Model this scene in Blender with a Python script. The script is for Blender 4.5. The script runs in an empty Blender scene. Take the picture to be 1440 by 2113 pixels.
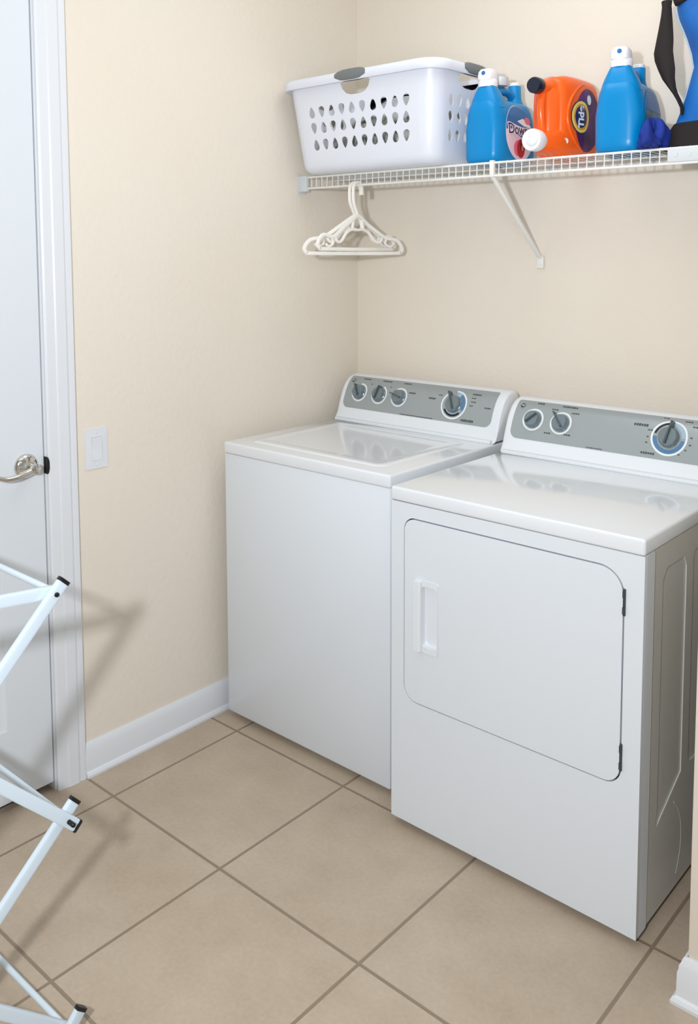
import bpy, bmesh, math, random
from mathutils import Vector, Matrix
PI = math.pi
random.seed(4)
S = bpy.context.scene
COL = S.collection

# ------------------------------------------------------------------ camera
cam = bpy.data.cameras.new('camera')
camo = bpy.data.objects.new('camera', cam); COL.objects.link(camo)
cam.sensor_fit = 'HORIZONTAL'; cam.sensor_width = 36.0
cam.lens = 1851.8 * 36.0 / 1440.0
cam.shift_x = (720 - 741.4) / 1440.0
cam.shift_y = (679.8 - 1056.5) / 1440.0
YA, PI_, RO = 0.7154, -0.0839, -0.0021
fw = Vector((-math.sin(YA)*math.cos(PI_), math.cos(YA)*math.cos(PI_), math.sin(PI_)))
rt = Vector((math.cos(YA), math.sin(YA), 0)); up = rt.cross(fw)
r2 = rt*math.cos(RO) + up*math.sin(RO); u2 = -rt*math.sin(RO) + up*math.cos(RO)
camo.matrix_world = Matrix(((r2.x, u2.x, -fw.x, 2.2528), (r2.y, u2.y, -fw.y, -2.5834), (r2.z, u2.z, -fw.z, 1.52), (0, 0, 0, 1)))
cam.clip_start = 0.02
S.camera = camo

# ------------------------------------------------------------------ light
w = bpy.data.worlds.new('world'); S.world = w; w.use_nodes = True
w.node_tree.nodes['Background'].inputs[0].default_value = (0.93, 0.97, 1.0, 1)
w.node_tree.nodes['Background'].inputs[1].default_value = 0.4

def area(name, loc, target, size, power, color, sizey=None):
    l = bpy.data.lights.new(name, 'AREA'); l.energy = power; l.color = color
    l.shape = 'RECTANGLE' if sizey else 'SQUARE'; l.size = size
    if sizey: l.size_y = sizey
    o = bpy.data.objects.new(name, l); COL.objects.link(o)
    o.location = loc
    o.rotation_euler = (Vector(target) - Vector(loc)).to_track_quat('-Z', 'Y').to_euler()
    return o
area('ceiling_light', (1.0, -0.75, 2.70), (1.0, -0.85, 0), 0.9, 6, (0.91, 0.96, 1.0), 0.7)
area('fill_light', (3.3, -4.2, 2.1), (0.5, -0.5, 1.5), 1.4, 4, (0.82, 0.91, 1.0), 1.0)  # soft fill added behind the camera; no window is built there
area('bounce_flash', (1.9, -2.0, 1.7), (1.6, -1.35, 2.74), 0.6, 15, (0.90, 0.945, 1.0))
area('flash_light', (2.02, -2.85, 1.66), (0.3, -1.2, 0.8), 0.075, 42, (0.93, 0.955, 1.0))

S.view_settings.view_transform = 'Standard'
S.view_settings.look = 'None'
S.view_settings.gamma = 1.0
S.view_settings.use_curve_mapping = False
S.view_settings.exposure = -0.13

# ------------------------------------------------------------------ materials
def srgb(r, g, b):
    f = lambda c: (c/255/12.92) if c/255 <= 0.04045 else ((c/255+0.055)/1.055)**2.4
    return (f(r), f(g), f(b), 1)
def mat(name, rgb, rough=0.5, metal=0.0, coat=0.0, bump=None, var=None, spec=0.5, trans=0.0):
    m = bpy.data.materials.new(name); m.use_nodes = True
    nt = m.node_tree; b = nt.nodes['Principled BSDF']
    b.inputs['Base Color'].default_value = srgb(*rgb)
    b.inputs['Roughness'].default_value = rough
    b.inputs['Metallic'].default_value = metal
    b.inputs['Coat Weight'].default_value = coat
    b.inputs['Coat Roughness'].default_value = 0.08
    b.inputs['Specular IOR Level'].default_value = spec
    b.inputs['Transmission Weight'].default_value = trans
    tc = nt.nodes.new('ShaderNodeTexCoord')
    if var:
        sc, rgb2 = var
        n = nt.nodes.new('ShaderNodeTexNoise'); n.inputs['Scale'].default_value = sc; n.inputs['Detail'].default_value = 5
        nt.links.new(tc.outputs['Object'], n.inputs['Vector'])
        r = nt.nodes.new('ShaderNodeValToRGB')
        r.color_ramp.elements[0].position = 0.35; r.color_ramp.elements[1].position = 0.65
        r.color_ramp.elements[0].color = srgb(*rgb); r.color_ramp.elements[1].color = srgb(*rgb2)
        nt.links.new(n.outputs['Fac'], r.inputs['Fac']); nt.links.new(r.outputs['Color'], b.inputs['Base Color'])
    if bump:
        sc, st = bump
        n = nt.nodes.new('ShaderNodeTexNoise'); n.inputs['Scale'].default_value = sc; n.inputs['Detail'].default_value = 3
        nt.links.new(tc.outputs['Object'], n.inputs['Vector'])
        bp = nt.nodes.new('ShaderNodeBump'); bp.inputs['Strength'].default_value = st; bp.inputs['Distance'].default_value = 0.004
        nt.links.new(n.outputs['Fac'], bp.inputs['Height']); nt.links.new(bp.outputs['Normal'], b.inputs['Normal'])
    return m

M = {}
M['wall'] = mat('cream_wall_paint', (229, 220, 206), 0.75, bump=(55, 0.3), var=(1.3, (230, 222, 209)), spec=0.25)
M['ceiling'] = mat('ceiling_paint', (240, 238, 232), 0.9, bump=(60, 0.3))
M['trim'] = mat('white_trim_paint', (222, 226, 231), 0.35)
M['door'] = mat('white_door_paint', (218, 224, 230), 0.4, bump=(90, 0.04))
M['enamel'] = mat('white_enamel', (222, 229, 236), 0.32, coat=0.3)
M['enamel_top'] = mat('glossy_white_enamel', (228, 233, 238), 0.12, coat=0.5, spec=0.5)
M['console_white'] = mat('white_console_plastic', (226, 231, 236), 0.3)
M['inner_dark'] = mat('dark_gap', (60, 66, 72), 0.8)
M['side_metal'] = mat('painted_side_metal', (205, 205, 200), 0.3, coat=0.2)
M['panel_grey'] = mat('silver_grey_panel', (160, 168, 170), 0.38, metal=0.25)
M['print'] = mat('dark_print', (70, 76, 78), 0.6)
M['ring_white'] = mat('pale_ring', (232, 238, 242), 0.3)
M['knob_grey'] = mat('knob_grey', (122, 136, 142), 0.22, metal=0.4)
M['knob_dark'] = mat('knob_ridge', (84, 96, 102), 0.25, metal=0.3)
M['arc_blue'] = mat('dial_blue', (84, 128, 168), 0.3)
M['arc_pale'] = mat('dial_pale_blue', (160, 190, 208), 0.3)
M['black'] = mat('black_plastic', (18, 20, 24), 0.35)
M['black_print'] = mat('black_print', (16, 20, 30), 0.5)
M['chrome'] = mat('chrome', (215, 212, 205), 0.12, metal=1.0)
M['bronze'] = mat('dark_bronze', (45, 42, 40), 0.35, metal=0.7)
M['wire'] = mat('white_vinyl_wire', (232, 232, 228), 0.4)
M['bracket'] = mat('pale_plastic_bracket', (206, 212, 216), 0.4)
M['basket'] = mat('white_basket_plastic', (222, 227, 238), 0.38)
M['grip'] = mat('grey_grip', (112, 118, 120), 0.6)
M['hanger'] = mat('white_hanger_plastic', (244, 242, 236), 0.35)
M['rack'] = mat('pale_blue_white_enamel', (208, 224, 236), 0.25, coat=0.3)
M['jug_blue'] = mat('blue_jug_plastic', (2, 132, 196), 0.3, spec=0.3)
M['jug_orange'] = mat('orange_jug_plastic', (250, 98, 14), 0.26)
M['cap_white'] = mat('white_cap_plastic', (236, 236, 240), 0.35)
M['cup'] = mat('translucent_cup_plastic', (206, 214, 216), 0.4)
M['navy'] = mat('navy_plastic', (14, 22, 44), 0.3)
M['label_blue'] = mat('label_mid_blue', (38, 110, 172), 0.35)
M['label_pale'] = mat('label_pale_pink', (226, 214, 230), 0.35)
M['label_sky'] = mat('label_sky', (130, 180, 214), 0.35)
M['label_red'] = mat('label_red', (176, 30, 52), 0.4)
M['label_pink'] = mat('label_pink', (226, 110, 138), 0.4)
M['label_maroon'] = mat('label_maroon', (82, 18, 34), 0.4)
M['label_peach'] = mat('label_peach', (206, 128, 110), 0.4)
M['label_white'] = mat('label_white', (236, 238, 246), 0.35)
M['label_navy'] = mat('label_navy', (36, 40, 90), 0.35)
M['label_purple'] = mat('label_purple', (48, 14, 62), 0.35, var=(26, (96, 34, 110)))
M['label_yellow'] = mat('label_yellow', (236, 206, 92), 0.35)
M['label_amber'] = mat('label_amber', (226, 150, 60), 0.35)
M['label_teal'] = mat('label_teal', (76, 130, 150), 0.35, var=(30, (44, 82, 104)))
M['bag_blue'] = mat('bright_blue_fabric', (0, 106, 188), 0.55, bump=(30, 0.2), var=(7, (0, 84, 164)))
M['bag_black'] = mat('black_fabric', (24, 16, 16), 0.8, bump=(80, 0.3))
M['piping'] = mat('pale_piping', (176, 208, 232), 0.5)
M['cloth_blue'] = mat('royal_blue_cloth', (14, 50, 150), 0.8, bump=(40, 0.5), var=(9, (8, 30, 112)))
M['cloth_pattern'] = mat('grey_patterned_cloth', (40, 42, 40), 0.9, var=(22, (206, 208, 202)))

def floor_mat():
    m = bpy.data.materials.new('beige_floor_tile'); m.use_nodes = True
    nt = m.node_tree; L = nt.links; b = nt.nodes['Principled BSDF']
    tc = nt.nodes.new('ShaderNodeTexCoord'); sp = nt.nodes.new('ShaderNodeSeparateXYZ')
    L.new(tc.outputs['Object'], sp.inputs[0])
    def mth(op, a, bb=None):
        n = nt.nodes.new('ShaderNodeMath'); n.operation = op
        for i, v in enumerate((a, bb)):
            if v is None: continue
            if isinstance(v, (int, float)): n.inputs[i].default_value = v
            else: L.new(v, n.inputs[i])
        return n.outputs[0]
    T = 0.4579
    ds = []; ids = []
    for ax, off in (('X', 0.1484), ('Y', -1.2213)):
        q = mth('DIVIDE', mth('SUBTRACT', sp.outputs[ax], off - 20*T), T)
        f = mth('FRACT', q); ids.append(mth('FLOOR', q))
        ds.append(mth('MULTIPLY', mth('MINIMUM', f, mth('SUBTRACT', 1.0, f)), T))
    d = mth('MINIMUM', ds[0], ds[1])
    g = nt.nodes.new('ShaderNodeMapRange'); g.interpolation_type = 'SMOOTHSTEP'
    L.new(d, g.inputs[0]); g.inputs[1].default_value = 0.0027; g.inputs[2].default_value = 0.0048
    # tile colour
    n1 = nt.nodes.new('ShaderNodeTexNoise'); n1.inputs['Scale'].default_value = 5.5; n1.inputs['Detail'].default_value = 7; n1.inputs['Roughness'].default_value = 0.62
    L.new(tc.outputs['Object'], n1.inputs['Vector'])
    cr = nt.nodes.new('ShaderNodeValToRGB')
    e = cr.color_ramp.elements; e[0].position = 0.3; e[1].position = 0.72
    e[0].color = srgb(179, 162, 142); e[1].color = srgb(192, 177, 158)
    L.new(n1.outputs['Fac'], cr.inputs['Fac'])
    n2 = nt.nodes.new('ShaderNodeTexNoise'); n2.inputs['Scale'].default_value = 90; n2.inputs['Detail'].default_value = 4
    L.new(tc.outputs['Object'], n2.inputs['Vector'])
    mx = nt.nodes.new('ShaderNodeMix'); mx.data_type = 'RGBA'; mx.blend_type = 'MULTIPLY'
    mr = nt.nodes.new('ShaderNodeMapRange'); L.new(n2.outputs['Fac'], mr.inputs[0]); mr.inputs[1].default_value = .3; mr.inputs[2].default_value = .7; mr.inputs[3].default_value = .93; mr.inputs[4].default_value = 1.03
    cb = nt.nodes.new('ShaderNodeCombineColor')
    for i in range(3): L.new(mr.outputs[0], cb.inputs[i])
    mx.inputs[0].default_value = 1.0
    L.new(cr.outputs[0], mx.inputs[6]); L.new(cb.outputs[0], mx.inputs[7])
    # grout
    mg = nt.nodes.new('ShaderNodeMix'); mg.data_type = 'RGBA'
    L.new(g.outputs[0], mg.inputs[0]); mg.inputs[6].default_value = srgb(142, 126, 108); L.new(mx.outputs[2], mg.inputs[7])
    L.new(mg.outputs[2], b.inputs['Base Color'])
    b.inputs['Roughness'].default_value = 0.42
    b.inputs['Specular IOR Level'].default_value = 0.3
    bp = nt.nodes.new('ShaderNodeBump'); bp.inputs['Strength'].default_value = 0.6; bp.inputs['Distance'].default_value = 0.002
    ad = mth('ADD', g.outputs[0], mth('MULTIPLY', n1.outputs['Fac'], 0.5))
    L.new(ad, bp.inputs['Height']); L.new(bp.outputs['Normal'], b.inputs['Normal'])
    return m
M['floor'] = floor_mat()

# ------------------------------------------------------------------ helpers
def finish(bm, name, m, parent=None, smooth=0.6, kind=None, loc=None):
    me = bpy.data.meshes.new(name)
    bmesh.ops.recalc_face_normals(bm, faces=bm.faces[:])
    bm.to_mesh(me); bm.free()
    ms = m if isinstance(m, (list, tuple)) else [m]
    for x in ms: me.materials.append(x)
    if smooth:
        me.shade_smooth()
        me.set_sharp_from_angle(angle=smooth)
    o = bpy.data.objects.new(name, me); COL.objects.link(o)
    if parent: o.parent = parent
    if kind: o['kind'] = kind
    if loc: o.location = loc
    return o
def thing(name, label, cat, loc=(0, 0, 0), rz=0.0, group=None):
    o = bpy.data.objects.new(name, None); COL.objects.link(o)
    o.location = loc; o.rotation_euler = (0, 0, rz); o.empty_display_size = 0.05
    o['label'] = label; o['category'] = cat
    if group: o['group'] = group
    return o
def tag(o, label, cat, group=None):
    o['label'] = label; o['category'] = cat
    if group: o['group'] = group
    return o
def box(bm, x0, x1, y0, y1, z0, z1, bev=0.0, seg=2, mi=0):
    vs = [bm.verts.new((x, y, z)) for z in (z0, z1) for y in (y0, y1) for x in (x0, x1)]
    fs = [(0, 2, 3, 1), (4, 5, 7, 6), (0, 1, 5, 4), (2, 6, 7, 3), (0, 4, 6, 2), (1, 3, 7, 5)]
    F = [bm.faces.new([vs[i] for i in f]) for f in fs]
    for f in F: f.material_index = mi
    if bev:
        es = list({e for f in F for e in f.edges})
        r = bmesh.ops.bevel(bm, geom=es, offset=bev, segments=seg, affect='EDGES', profile=0.5)
        for f in r['faces']: f.material_index = mi
def prism(bm, pts, axis, a, b, mi=0):
    """polygon pts (2d) extruded along axis from a to b. axis x: (y,z); y: (x,z); z: (x,y)"""
    def P(p, t):
        return {'x': (t, p[0], p[1]), 'y': (p[0], t, p[1]), 'z': (p[0], p[1], t)}[axis]
    A = [bm.verts.new(P(p, a)) for p in pts]; B = [bm.verts.new(P(p, b)) for p in pts]
    n = len(pts)
    fs = [bm.faces.new(A), bm.faces.new(B[::-1])]
    for i in range(n): fs.append(bm.faces.new((A[i], A[(i+1) % n], B[(i+1) % n], B[i])))
    for f in fs: f.material_index = mi
def tube(bm, pts, r, n=10, closed=False, sq=None, mi=0):
    """round (or flattened / rounded-square) tube along points"""
    pts = [Vector(p) for p in pts]; N = len(pts); rings = []
    prevn = None
    for i in range(N):
        if closed: t = (pts[(i+1) % N] - pts[i-1])
        else: t = pts[min(i+1, N-1)] - pts[max(i-1, 0)]
        t.normalize()
        if prevn is None:
            ref = Vector((0, 0, 1)) if abs(t.z) < 0.9 else Vector((1, 0, 0))
            if sq: ref = Vector(sq[2])
            nn = (ref - t*ref.dot(t)).normalized()
        else:
            nn = (prevn - t*prevn.dot(t)).normalized()
        prevn = nn; bb = t.cross(nn)
        rr = r[i] if isinstance(r, (list, tuple)) else r
        ring = []
        for k in range(n):
            a = 2*PI*k/n + (PI/n)
            c, s = math.cos(a), math.sin(a)
            if sq:
                ex = 0.35
                c = math.copysign(abs(c)**ex, c)*sq[0]; s = math.copysign(abs(s)**ex, s)*sq[1]
                ring.append(bm.verts.new(pts[i] + nn*c + bb*s))
            else:
                ring.append(bm.verts.new(pts[i] + nn*c*rr + bb*s*rr))
        rings.append(ring)
    fs = []
    for i in range(N if closed else N-1):
        a, b = rings[i], rings[(i+1) % N]
        for k in range(n): fs.append(bm.faces.new((a[k], a[(k+1) % n], b[(k+1) % n], b[k])))
    if not closed:
        fs.append(bm.faces.new(rings[0][::-1])); fs.append(bm.faces.new(rings[-1]))
    for f in fs: f.material_index = mi
def lathe(bm, prof, n=28, origin=(0, 0, 0), axis=(0, 0, 1), mi=0):
    """prof: list (r, h) from bottom to top"""
    ax = Vector(axis).normalized()
    ref = Vector((1, 0, 0)) if abs(ax.x) < 0.9 else Vector((0, 1, 0))
    u = (ref - ax*ref.dot(ax)).normalized(); v = ax.cross(u); o = Vector(origin)
    rings = []
    for r, h in prof:
        if r < 1e-6: rings.append([bm.verts.new(o + ax*h)])
        else: rings.append([bm.verts.new(o + ax*h + u*r*math.cos(2*PI*k/n) + v*r*math.sin(2*PI*k/n)) for k in range(n)])
    fs = []
    for a, b in zip(rings, rings[1:]):
        for k in range(n):
            A = a[k % len(a)], a[(k+1) % len(a)]; B = b[(k+1) % len(b)], b[k % len(b)]
            q = []
            for x in A + B:
                if x not in q: q.append(x)
            if len(q) > 2: fs.append(bm.faces.new(q))
    for ring, fl in ((rings[0], True), (rings[-1], False)):
        if len(ring) > 2: fs.append(bm.faces.new(ring[::-1] if fl else ring))
    for f in fs: f.material_index = mi
def rrect(x0, x1, y0, y1, r, n=6):
    """rounded rectangle outline; r = number or 4 radii (bl, br, tr, tl)"""
    if not isinstance(r, (list, tuple)): r = (r,)*4
    out = []
    for (cx, cy, a0), rr in zip(((x0, y0, PI), (x1, y0, -PI/2), (x1, y1, 0), (x0, y1, PI/2)), r):
        sx = 1 if cx == x0 else -1; sy = 1 if cy == y0 else -1
        ox, oy = cx + sx*rr, cy + sy*rr
        for k in range(n+1):
            a = a0 + (PI/2)*k/n
            out.append((ox + rr*math.cos(a), oy + rr*math.sin(a)))
    return out
def fill2d(polys, thick):
    """2d curve with holes -> bmesh in XY plane, thickness centred on z"""
    cu = bpy.data.curves.new('tmp_curve', 'CURVE'); cu.dimensions = '2D'; cu.fill_mode = 'BOTH'; cu.extrude = thick/2
    for p in polys:
        sp = cu.splines.new('POLY'); sp.points.add(len(p)-1)
        for q, pt in zip(p, sp.points): pt.co = (q[0], q[1], 0, 1)
        sp.use_cyclic_u = True
    return curve_to_bm(cu)
def curve_to_bm(cu):
    o = bpy.data.objects.new('tmp_obj', cu); COL.objects.link(o)
    dg = bpy.context.evaluated_depsgraph_get(); dg.update()
    me = bpy.data.meshes.new_from_object(o.evaluated_get(dg))
    bpy.data.objects.remove(o); bpy.data.curves.remove(cu)
    bm = bmesh.new(); bm.from_mesh(me); bpy.data.meshes.remove(me)
    bmesh.ops.remove_doubles(bm, verts=bm.verts[:], dist=1e-6)
    return bm
def text2d(s, size, thick=0.0, bold=0.0):
    cu = bpy.data.curves.new('tmp_text', 'FONT'); cu.body = s; cu.size = size; cu.extrude = thick/2
    cu.align_x = 'CENTER'; cu.align_y = 'CENTER'; cu.offset = bold
    return curve_to_bm(cu)
def remap(bm, f):
    for v in bm.verts: v.co = Vector(f(v.co.x, v.co.y, v.co.z))
    return bm
def join(dst, src):
    me = bpy.data.meshes.new('tmp'); src.to_mesh(me); src.free(); dst.from_mesh(me); bpy.data.meshes.remove(me)
def ellipse(cx, cy, rx, ry, n=40):
    return [(cx + rx*math.cos(2*PI*k/n), cy + ry*math.sin(2*PI*k/n)) for k in range(n)]
def arcband(cx, cy, r0, r1, a0, a1, n=24):
    A = [math.radians(a0 + (a1-a0)*k/n) for k in range(n+1)]
    return [(cx+r1*math.cos(a), cy+r1*math.sin(a)) for a in A] + [(cx+r0*math.cos(a), cy+r0*math.sin(a)) for a in A[::-1]]
def catmull(pts, n=6, closed=False):
    P = [Vector(p) for p in pts]; out = []; N = len(P)
    rng = range(N) if closed else range(N-1)
    for i in rng:
        if closed: a, b, c, d = P[i-1], P[i], P[(i+1) % N], P[(i+2) % N]
        else: a, b, c, d = P[max(i-1, 0)], P[i], P[i+1], P[min(i+2, N-1)]
        for k in range(n):
            t = k/n
            out.append(0.5*((2*b) + (c-a)*t + (2*a-5*b+4*c-d)*t*t + (3*b-a-3*c+d)*t**3))
    if not closed: out.append(P[-1])
    return out
def subdiv_long(bm, maxlen):
    for _ in range(5):
        es = [e for e in bm.edges if e.calc_length() > maxlen]
        if not es: break
        bmesh.ops.subdivide_edges(bm, edges=es, cuts=1)
        bmesh.ops.triangulate(bm, faces=[f for f in bm.faces if len(f.verts) > 4])

# ------------------------------------------------------------------ room
H = 2.74
bm = bmesh.new(); box(bm, -0.14, 4.2, -5.2, 0.14, -0.05, 0.0)
finish(bm, 'floor', M['floor'], kind='structure', smooth=0)
bm = bmesh.new(); box(bm, -0.14, 4.2, -5.2, 0.14, H, H+0.05)
finish(bm, 'ceiling', M['ceiling'], kind='structure', smooth=0)
bm = bmesh.new(); box(bm, -0.14, 4.2, 0.0, 0.14, 0, H)
finish(bm, 'wall_back', M['wall'], kind='structure', smooth=0)
DY0, DY1, DH = -1.298, -2.13, 2.44      # door opening
bm = bmesh.new()
box(bm, -0.14, 0, DY0, 0.0, 0, H); box(bm, -0.14, 0, -5.2, DY1, 0, H); box(bm, -0.14, 0, DY1, DY0, DH, H)
finish(bm, 'wall_left', M['wall'], kind='structure', smooth=0)
bm = bmesh.new(); box(bm, -0.20, -0.1405, DY1 - 0.05, DY0 + 0.05, -0.05, DH + 0.05)  # unseen panel added to block light, keeps the gap under the door dark
finish(bm, 'door_light_block', M['wall'], kind='structure', smooth=0)
bm = bmesh.new(); box(bm, 1.633, 1.755, -0.86, 0.0, 0, H, 0.006, 2)
finish(bm, 'wall_right', M['wall'], kind='structure', smooth=0.7)
bm = bmesh.new(); box(bm, -0.14, 4.2, -5.34, -5.2, 0, H)
finish(bm, 'wall_front', M['wall'], kind='structure', smooth=0)

def base_profile():   # (outward, z)
    return [(0, 0), (0.024, 0), (0.0245, 0.007), (0.021, 0.014), (0.0155, 0.017), (0.0148, 0.066), (0.0125, 0.073), (0.0125, 0.08), (0.009, 0.087), (0.007, 0.094), (0.004, 0.0985), (0, 0.0985)]
bm = bmesh.new(); prism(bm, base_profile(), 'y', -1.2235, -0.001)
finish(bm, 'baseboard_left', M['trim'], kind='structure', smooth=0.5)
bm = bmesh.new()     # wraps the end of the alcove wall: three mitred runs
pr = base_profile()
def corner_run(path):
    rings = []
    for (x, y, nx, ny) in path:
        rings.append([bm.verts.new((x + nx*p[0], y + ny*p[0], p[1])) for p in pr])
    for a, b in zip(rings, rings[1:]):
        for k in range(len(pr)): bm.faces.new((a[k], a[(k+1) % len(pr)], b[(k+1) % len(pr)], b[k]))
    bm.faces.new(rings[0]); bm.faces.new(rings[-1][::-1])
corner_run([(1.633, -0.02, -1, 0), (1.633, -0.86, -1, -1), (1.755, -0.86, 1, -1), (1.755, -0.02, 1, 0)])
finish(bm, 'baseboard_right', M['trim'], kind='structure', smooth=0.5)

# door casing, both sides and head
cp = [(0, 0), (0, 0.009), (0.006, 0.012), (0.03, 0.0135), (0.034, 0.0165), (0.062, 0.0175), (0.068, 0.0145), (0.078, 0.0165), (0.085, 0.0165), (0.087, 0.0145), (0.087, 0)]
bm = bmesh.new()
yi, yo = DY0 - 0.012, DY1 + 0.012
rings = []
for (y, z, dy, dz) in ((yi, 0, 1, 0), (yi, DH - 0.012, 1, 1), (yo, DH - 0.012, -1, 1), (yo, 0, -1, 0)):
    rings.append([bm.verts.new((q, y + dy*p, z + dz*p)) for p, q in cp])
for a, b in zip(rings, rings[1:]):
    for k in range(len(cp)): bm.faces.new((a[k], a[(k+1) % len(cp)], b[(k+1) % len(cp)], b[k]))
bm.faces.new(rings[0]); bm.faces.new(rings[-1][::-1])
finish(bm, 'trim_1', M['trim'], kind='structure', smooth=0.4)
# jamb lining
bm = bmesh.new()
box(bm, -0.14, 0.0, DY0 - 0.016, DY0 - 0.0005, 0, DH - 0.001); box(bm, -0.14, 0.0, DY1 + 0.0005, DY1 + 0.016, 0, DH - 0.001); box(bm, -0.14, 0.0, DY1 + 0.016, DY0 - 0.016, DH - 0.016, DH - 0.001)
box(bm, -0.06, -0.044, DY0 - 0.03, DY0 - 0.016, 0, DH - 0.016); box(bm, -0.06, -0.044, DY1 + 0.016, DY1 + 0.03, 0, DH - 0.016)
finish(bm, 'trim_2', M['trim'], kind='structure', smooth=0)

# door: slab with two recessed moulded panels
door = bpy.data.objects.new('door_1', None); COL.objects.link(door); door['kind'] = 'structure'
door.location = (-0.002, (DY0+DY1)/2, 0)
dw = (DY0 - DY1)/2 - 0.0195
pan = []
outer = rrect(-dw, dw, 0.028, DH - 0.02, 0.001, 1)
holes = []
for (z0, z1) in ((0.23, 0.80), (1.08, 2.25)):
    for (a, b) in ((-dw + 0.13, -0.055), (0.055, dw - 0.13)):
        holes.append((a, b, z0, z1))
bm = fill2d([outer] + [rrect(a, b, z0, z1, 0.002, 1) for a, b, z0, z1 in holes], 0.038)
remap(bm, lambda x, y, z: (z - 0.019, x, y))
for a, b, z0, z1 in holes:
    rr = []
    for ins, dep in ((0, 0), (0.007, -0.0025), (0.014, -0.004), (0.026, -0.004), (0.05, -0.0015), (0.056, -0.001)):
        rr.append([bm.verts.new((dep, y, z)) for y, z in ((a+ins, z0+ins), (b-ins, z0+ins), (b-ins, z1-ins), (a+ins, z1-ins))])
    for p, q in zip(rr, rr[1:]):
        for k in range(4): bm.faces.new((p[k], p[(k+1) % 4], q[(k+1) % 4], q[k]))
    bm.faces.new(rr[-1])
finish(bm, 'panel', M['door'], door, smooth=0.4)
HY, HZ = -1.370 - door.location.y, 0.949
bm = bmesh.new()
lathe(bm, [(0.0335, 0), (0.0335, 0.003), (0.031, 0.007), (0.026, 0.011), (0.02, 0.013), (0.015, 0.015), (0.0135, 0.02), (0.0125, 0.03), (0.013, 0.045), (0.0145, 0.052), (0.013, 0.058), (0.007, 0.061), (0, 0.0615)], 32, (0.0, HY, HZ), (1, 0, 0))
lev = catmull([(0.048, HY+0.004, HZ-0.002), (0.05, HY-0.02, HZ-0.006), (0.05, HY-0.05, HZ-0.014), (0.048, HY-0.078, HZ-0.015), (0.046, HY-0.1, HZ-0.008), (0.047, HY-0.108, HZ-0.005)], 5)
tube(bm, lev, [0.0095 - 0.0045*i/(len(lev)-1) for i in range(len(lev))], 12)
finish(bm, 'door_handle', M['chrome'], door)
bm = bmesh.new()
prism(bm, [(0.0, 0.918), (0.0035, 0.922), (0.0062, 0.932), (0.0062, 0.952), (0.0035, 0.962), (0.0, 0.966)], 'x', -0.002, 0.0165)
remap(bm, lambda x, y, z: (x, y + (DY0 - 0.0165) - door.location.y, z))
finish(bm, 'strike_plate', M['bronze'], door)

# light switch
sw = thing('light_switch', 'white rocker light switch on the cream wall beside the door', 'light switch', (0, -1.153, 0.962))
bm = fill2d([rrect(-0.0365, 0.0365, -0.0585, 0.0585, 0.004, 4), rrect(-0.0172, 0.0172, -0.034, 0.034, 0.001, 2)], 0.006)
remap(bm, lambda x, y, z: (z + 0.003 if z < 0 else z + 0.003 - 0.0022*max(abs(x)/0.0365, abs(y)/0.0585)**8, x, y))
finish(bm, 'wall_plate', M['trim'], sw)
bm = bmesh.new()
prism(bm, [(0.0005, -0.0335), (0.0062, -0.0335), (0.0048, 0.0), (0.0072, 0.0335), (0.0005, 0.0335)], 'y', -0.0166, 0.0166)
finish(bm, 'rocker', M['trim'], sw, smooth=0.1)
for z in (-0.047, 0.047):
    bm = bmesh.new(); lathe(bm, [(0.003, 0), (0.003, 0.0066), (0.0022, 0.0072), (0, 0.0072)], 12, (0, 0, z), (1, 0, 0))
    finish(bm, 'screw', M['trim'], sw)

# ------------------------------------------------------------------ laundry machines
W = 0.686
_pp = [(0.519, 0.9195), (0.524, 0.928), (0.532, 0.942), (0.541, 0.968), (0.551, 0.995), (0.563, 1.023), (0.580, 1.05), (0.6, 1.068), (0.625, 1.0775), (0.65, 1.077)]
front_curve = [Vector((p[0], p[1])) for p in catmull([(a, b, 0) for a, b in _pp], 8)]
_s = [0.0]
for a, b in zip(front_curve, front_curve[1:]): _s.append(_s[-1] + (b-a).length)
def z_to_s(z):
    for i in range(len(front_curve)-1):
        if front_curve[i].y <= z <= front_curve[i+1].y:
            t = (z-front_curve[i].y)/(front_curve[i+1].y-front_curve[i].y+1e-9); return _s[i]+t*(_s[i+1]-_s[i])
    return _s[-1]
def PF(x, s, off):
    s = max(0, min(s, _s[-1]-1e-6)); i = 0
    while _s[i+1] < s: i += 1
    t = (s-_s[i])/(_s[i+1]-_s[i]); p = front_curve[i].lerp(front_curve[i+1], t)
    # smooth tangent
    j0, j1 = max(i-3, 0), min(i+4, len(front_curve)-1)
    tg = (front_curve[j1]-front_curve[j0]).normalized(); n = Vector((-tg.y, tg.x))
    q = p + n*off
    return Vector((x, q.x, q.y))
def decal(polys, cx, cz, off, thick=0.0004, sub=0.012):
    bm = fill2d(polys, thick); subdiv_long(bm, sub); s0 = z_to_s(cz)
    return remap(bm, lambda x, y, z: PF(cx + x, s0 + y, off + z))

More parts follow.
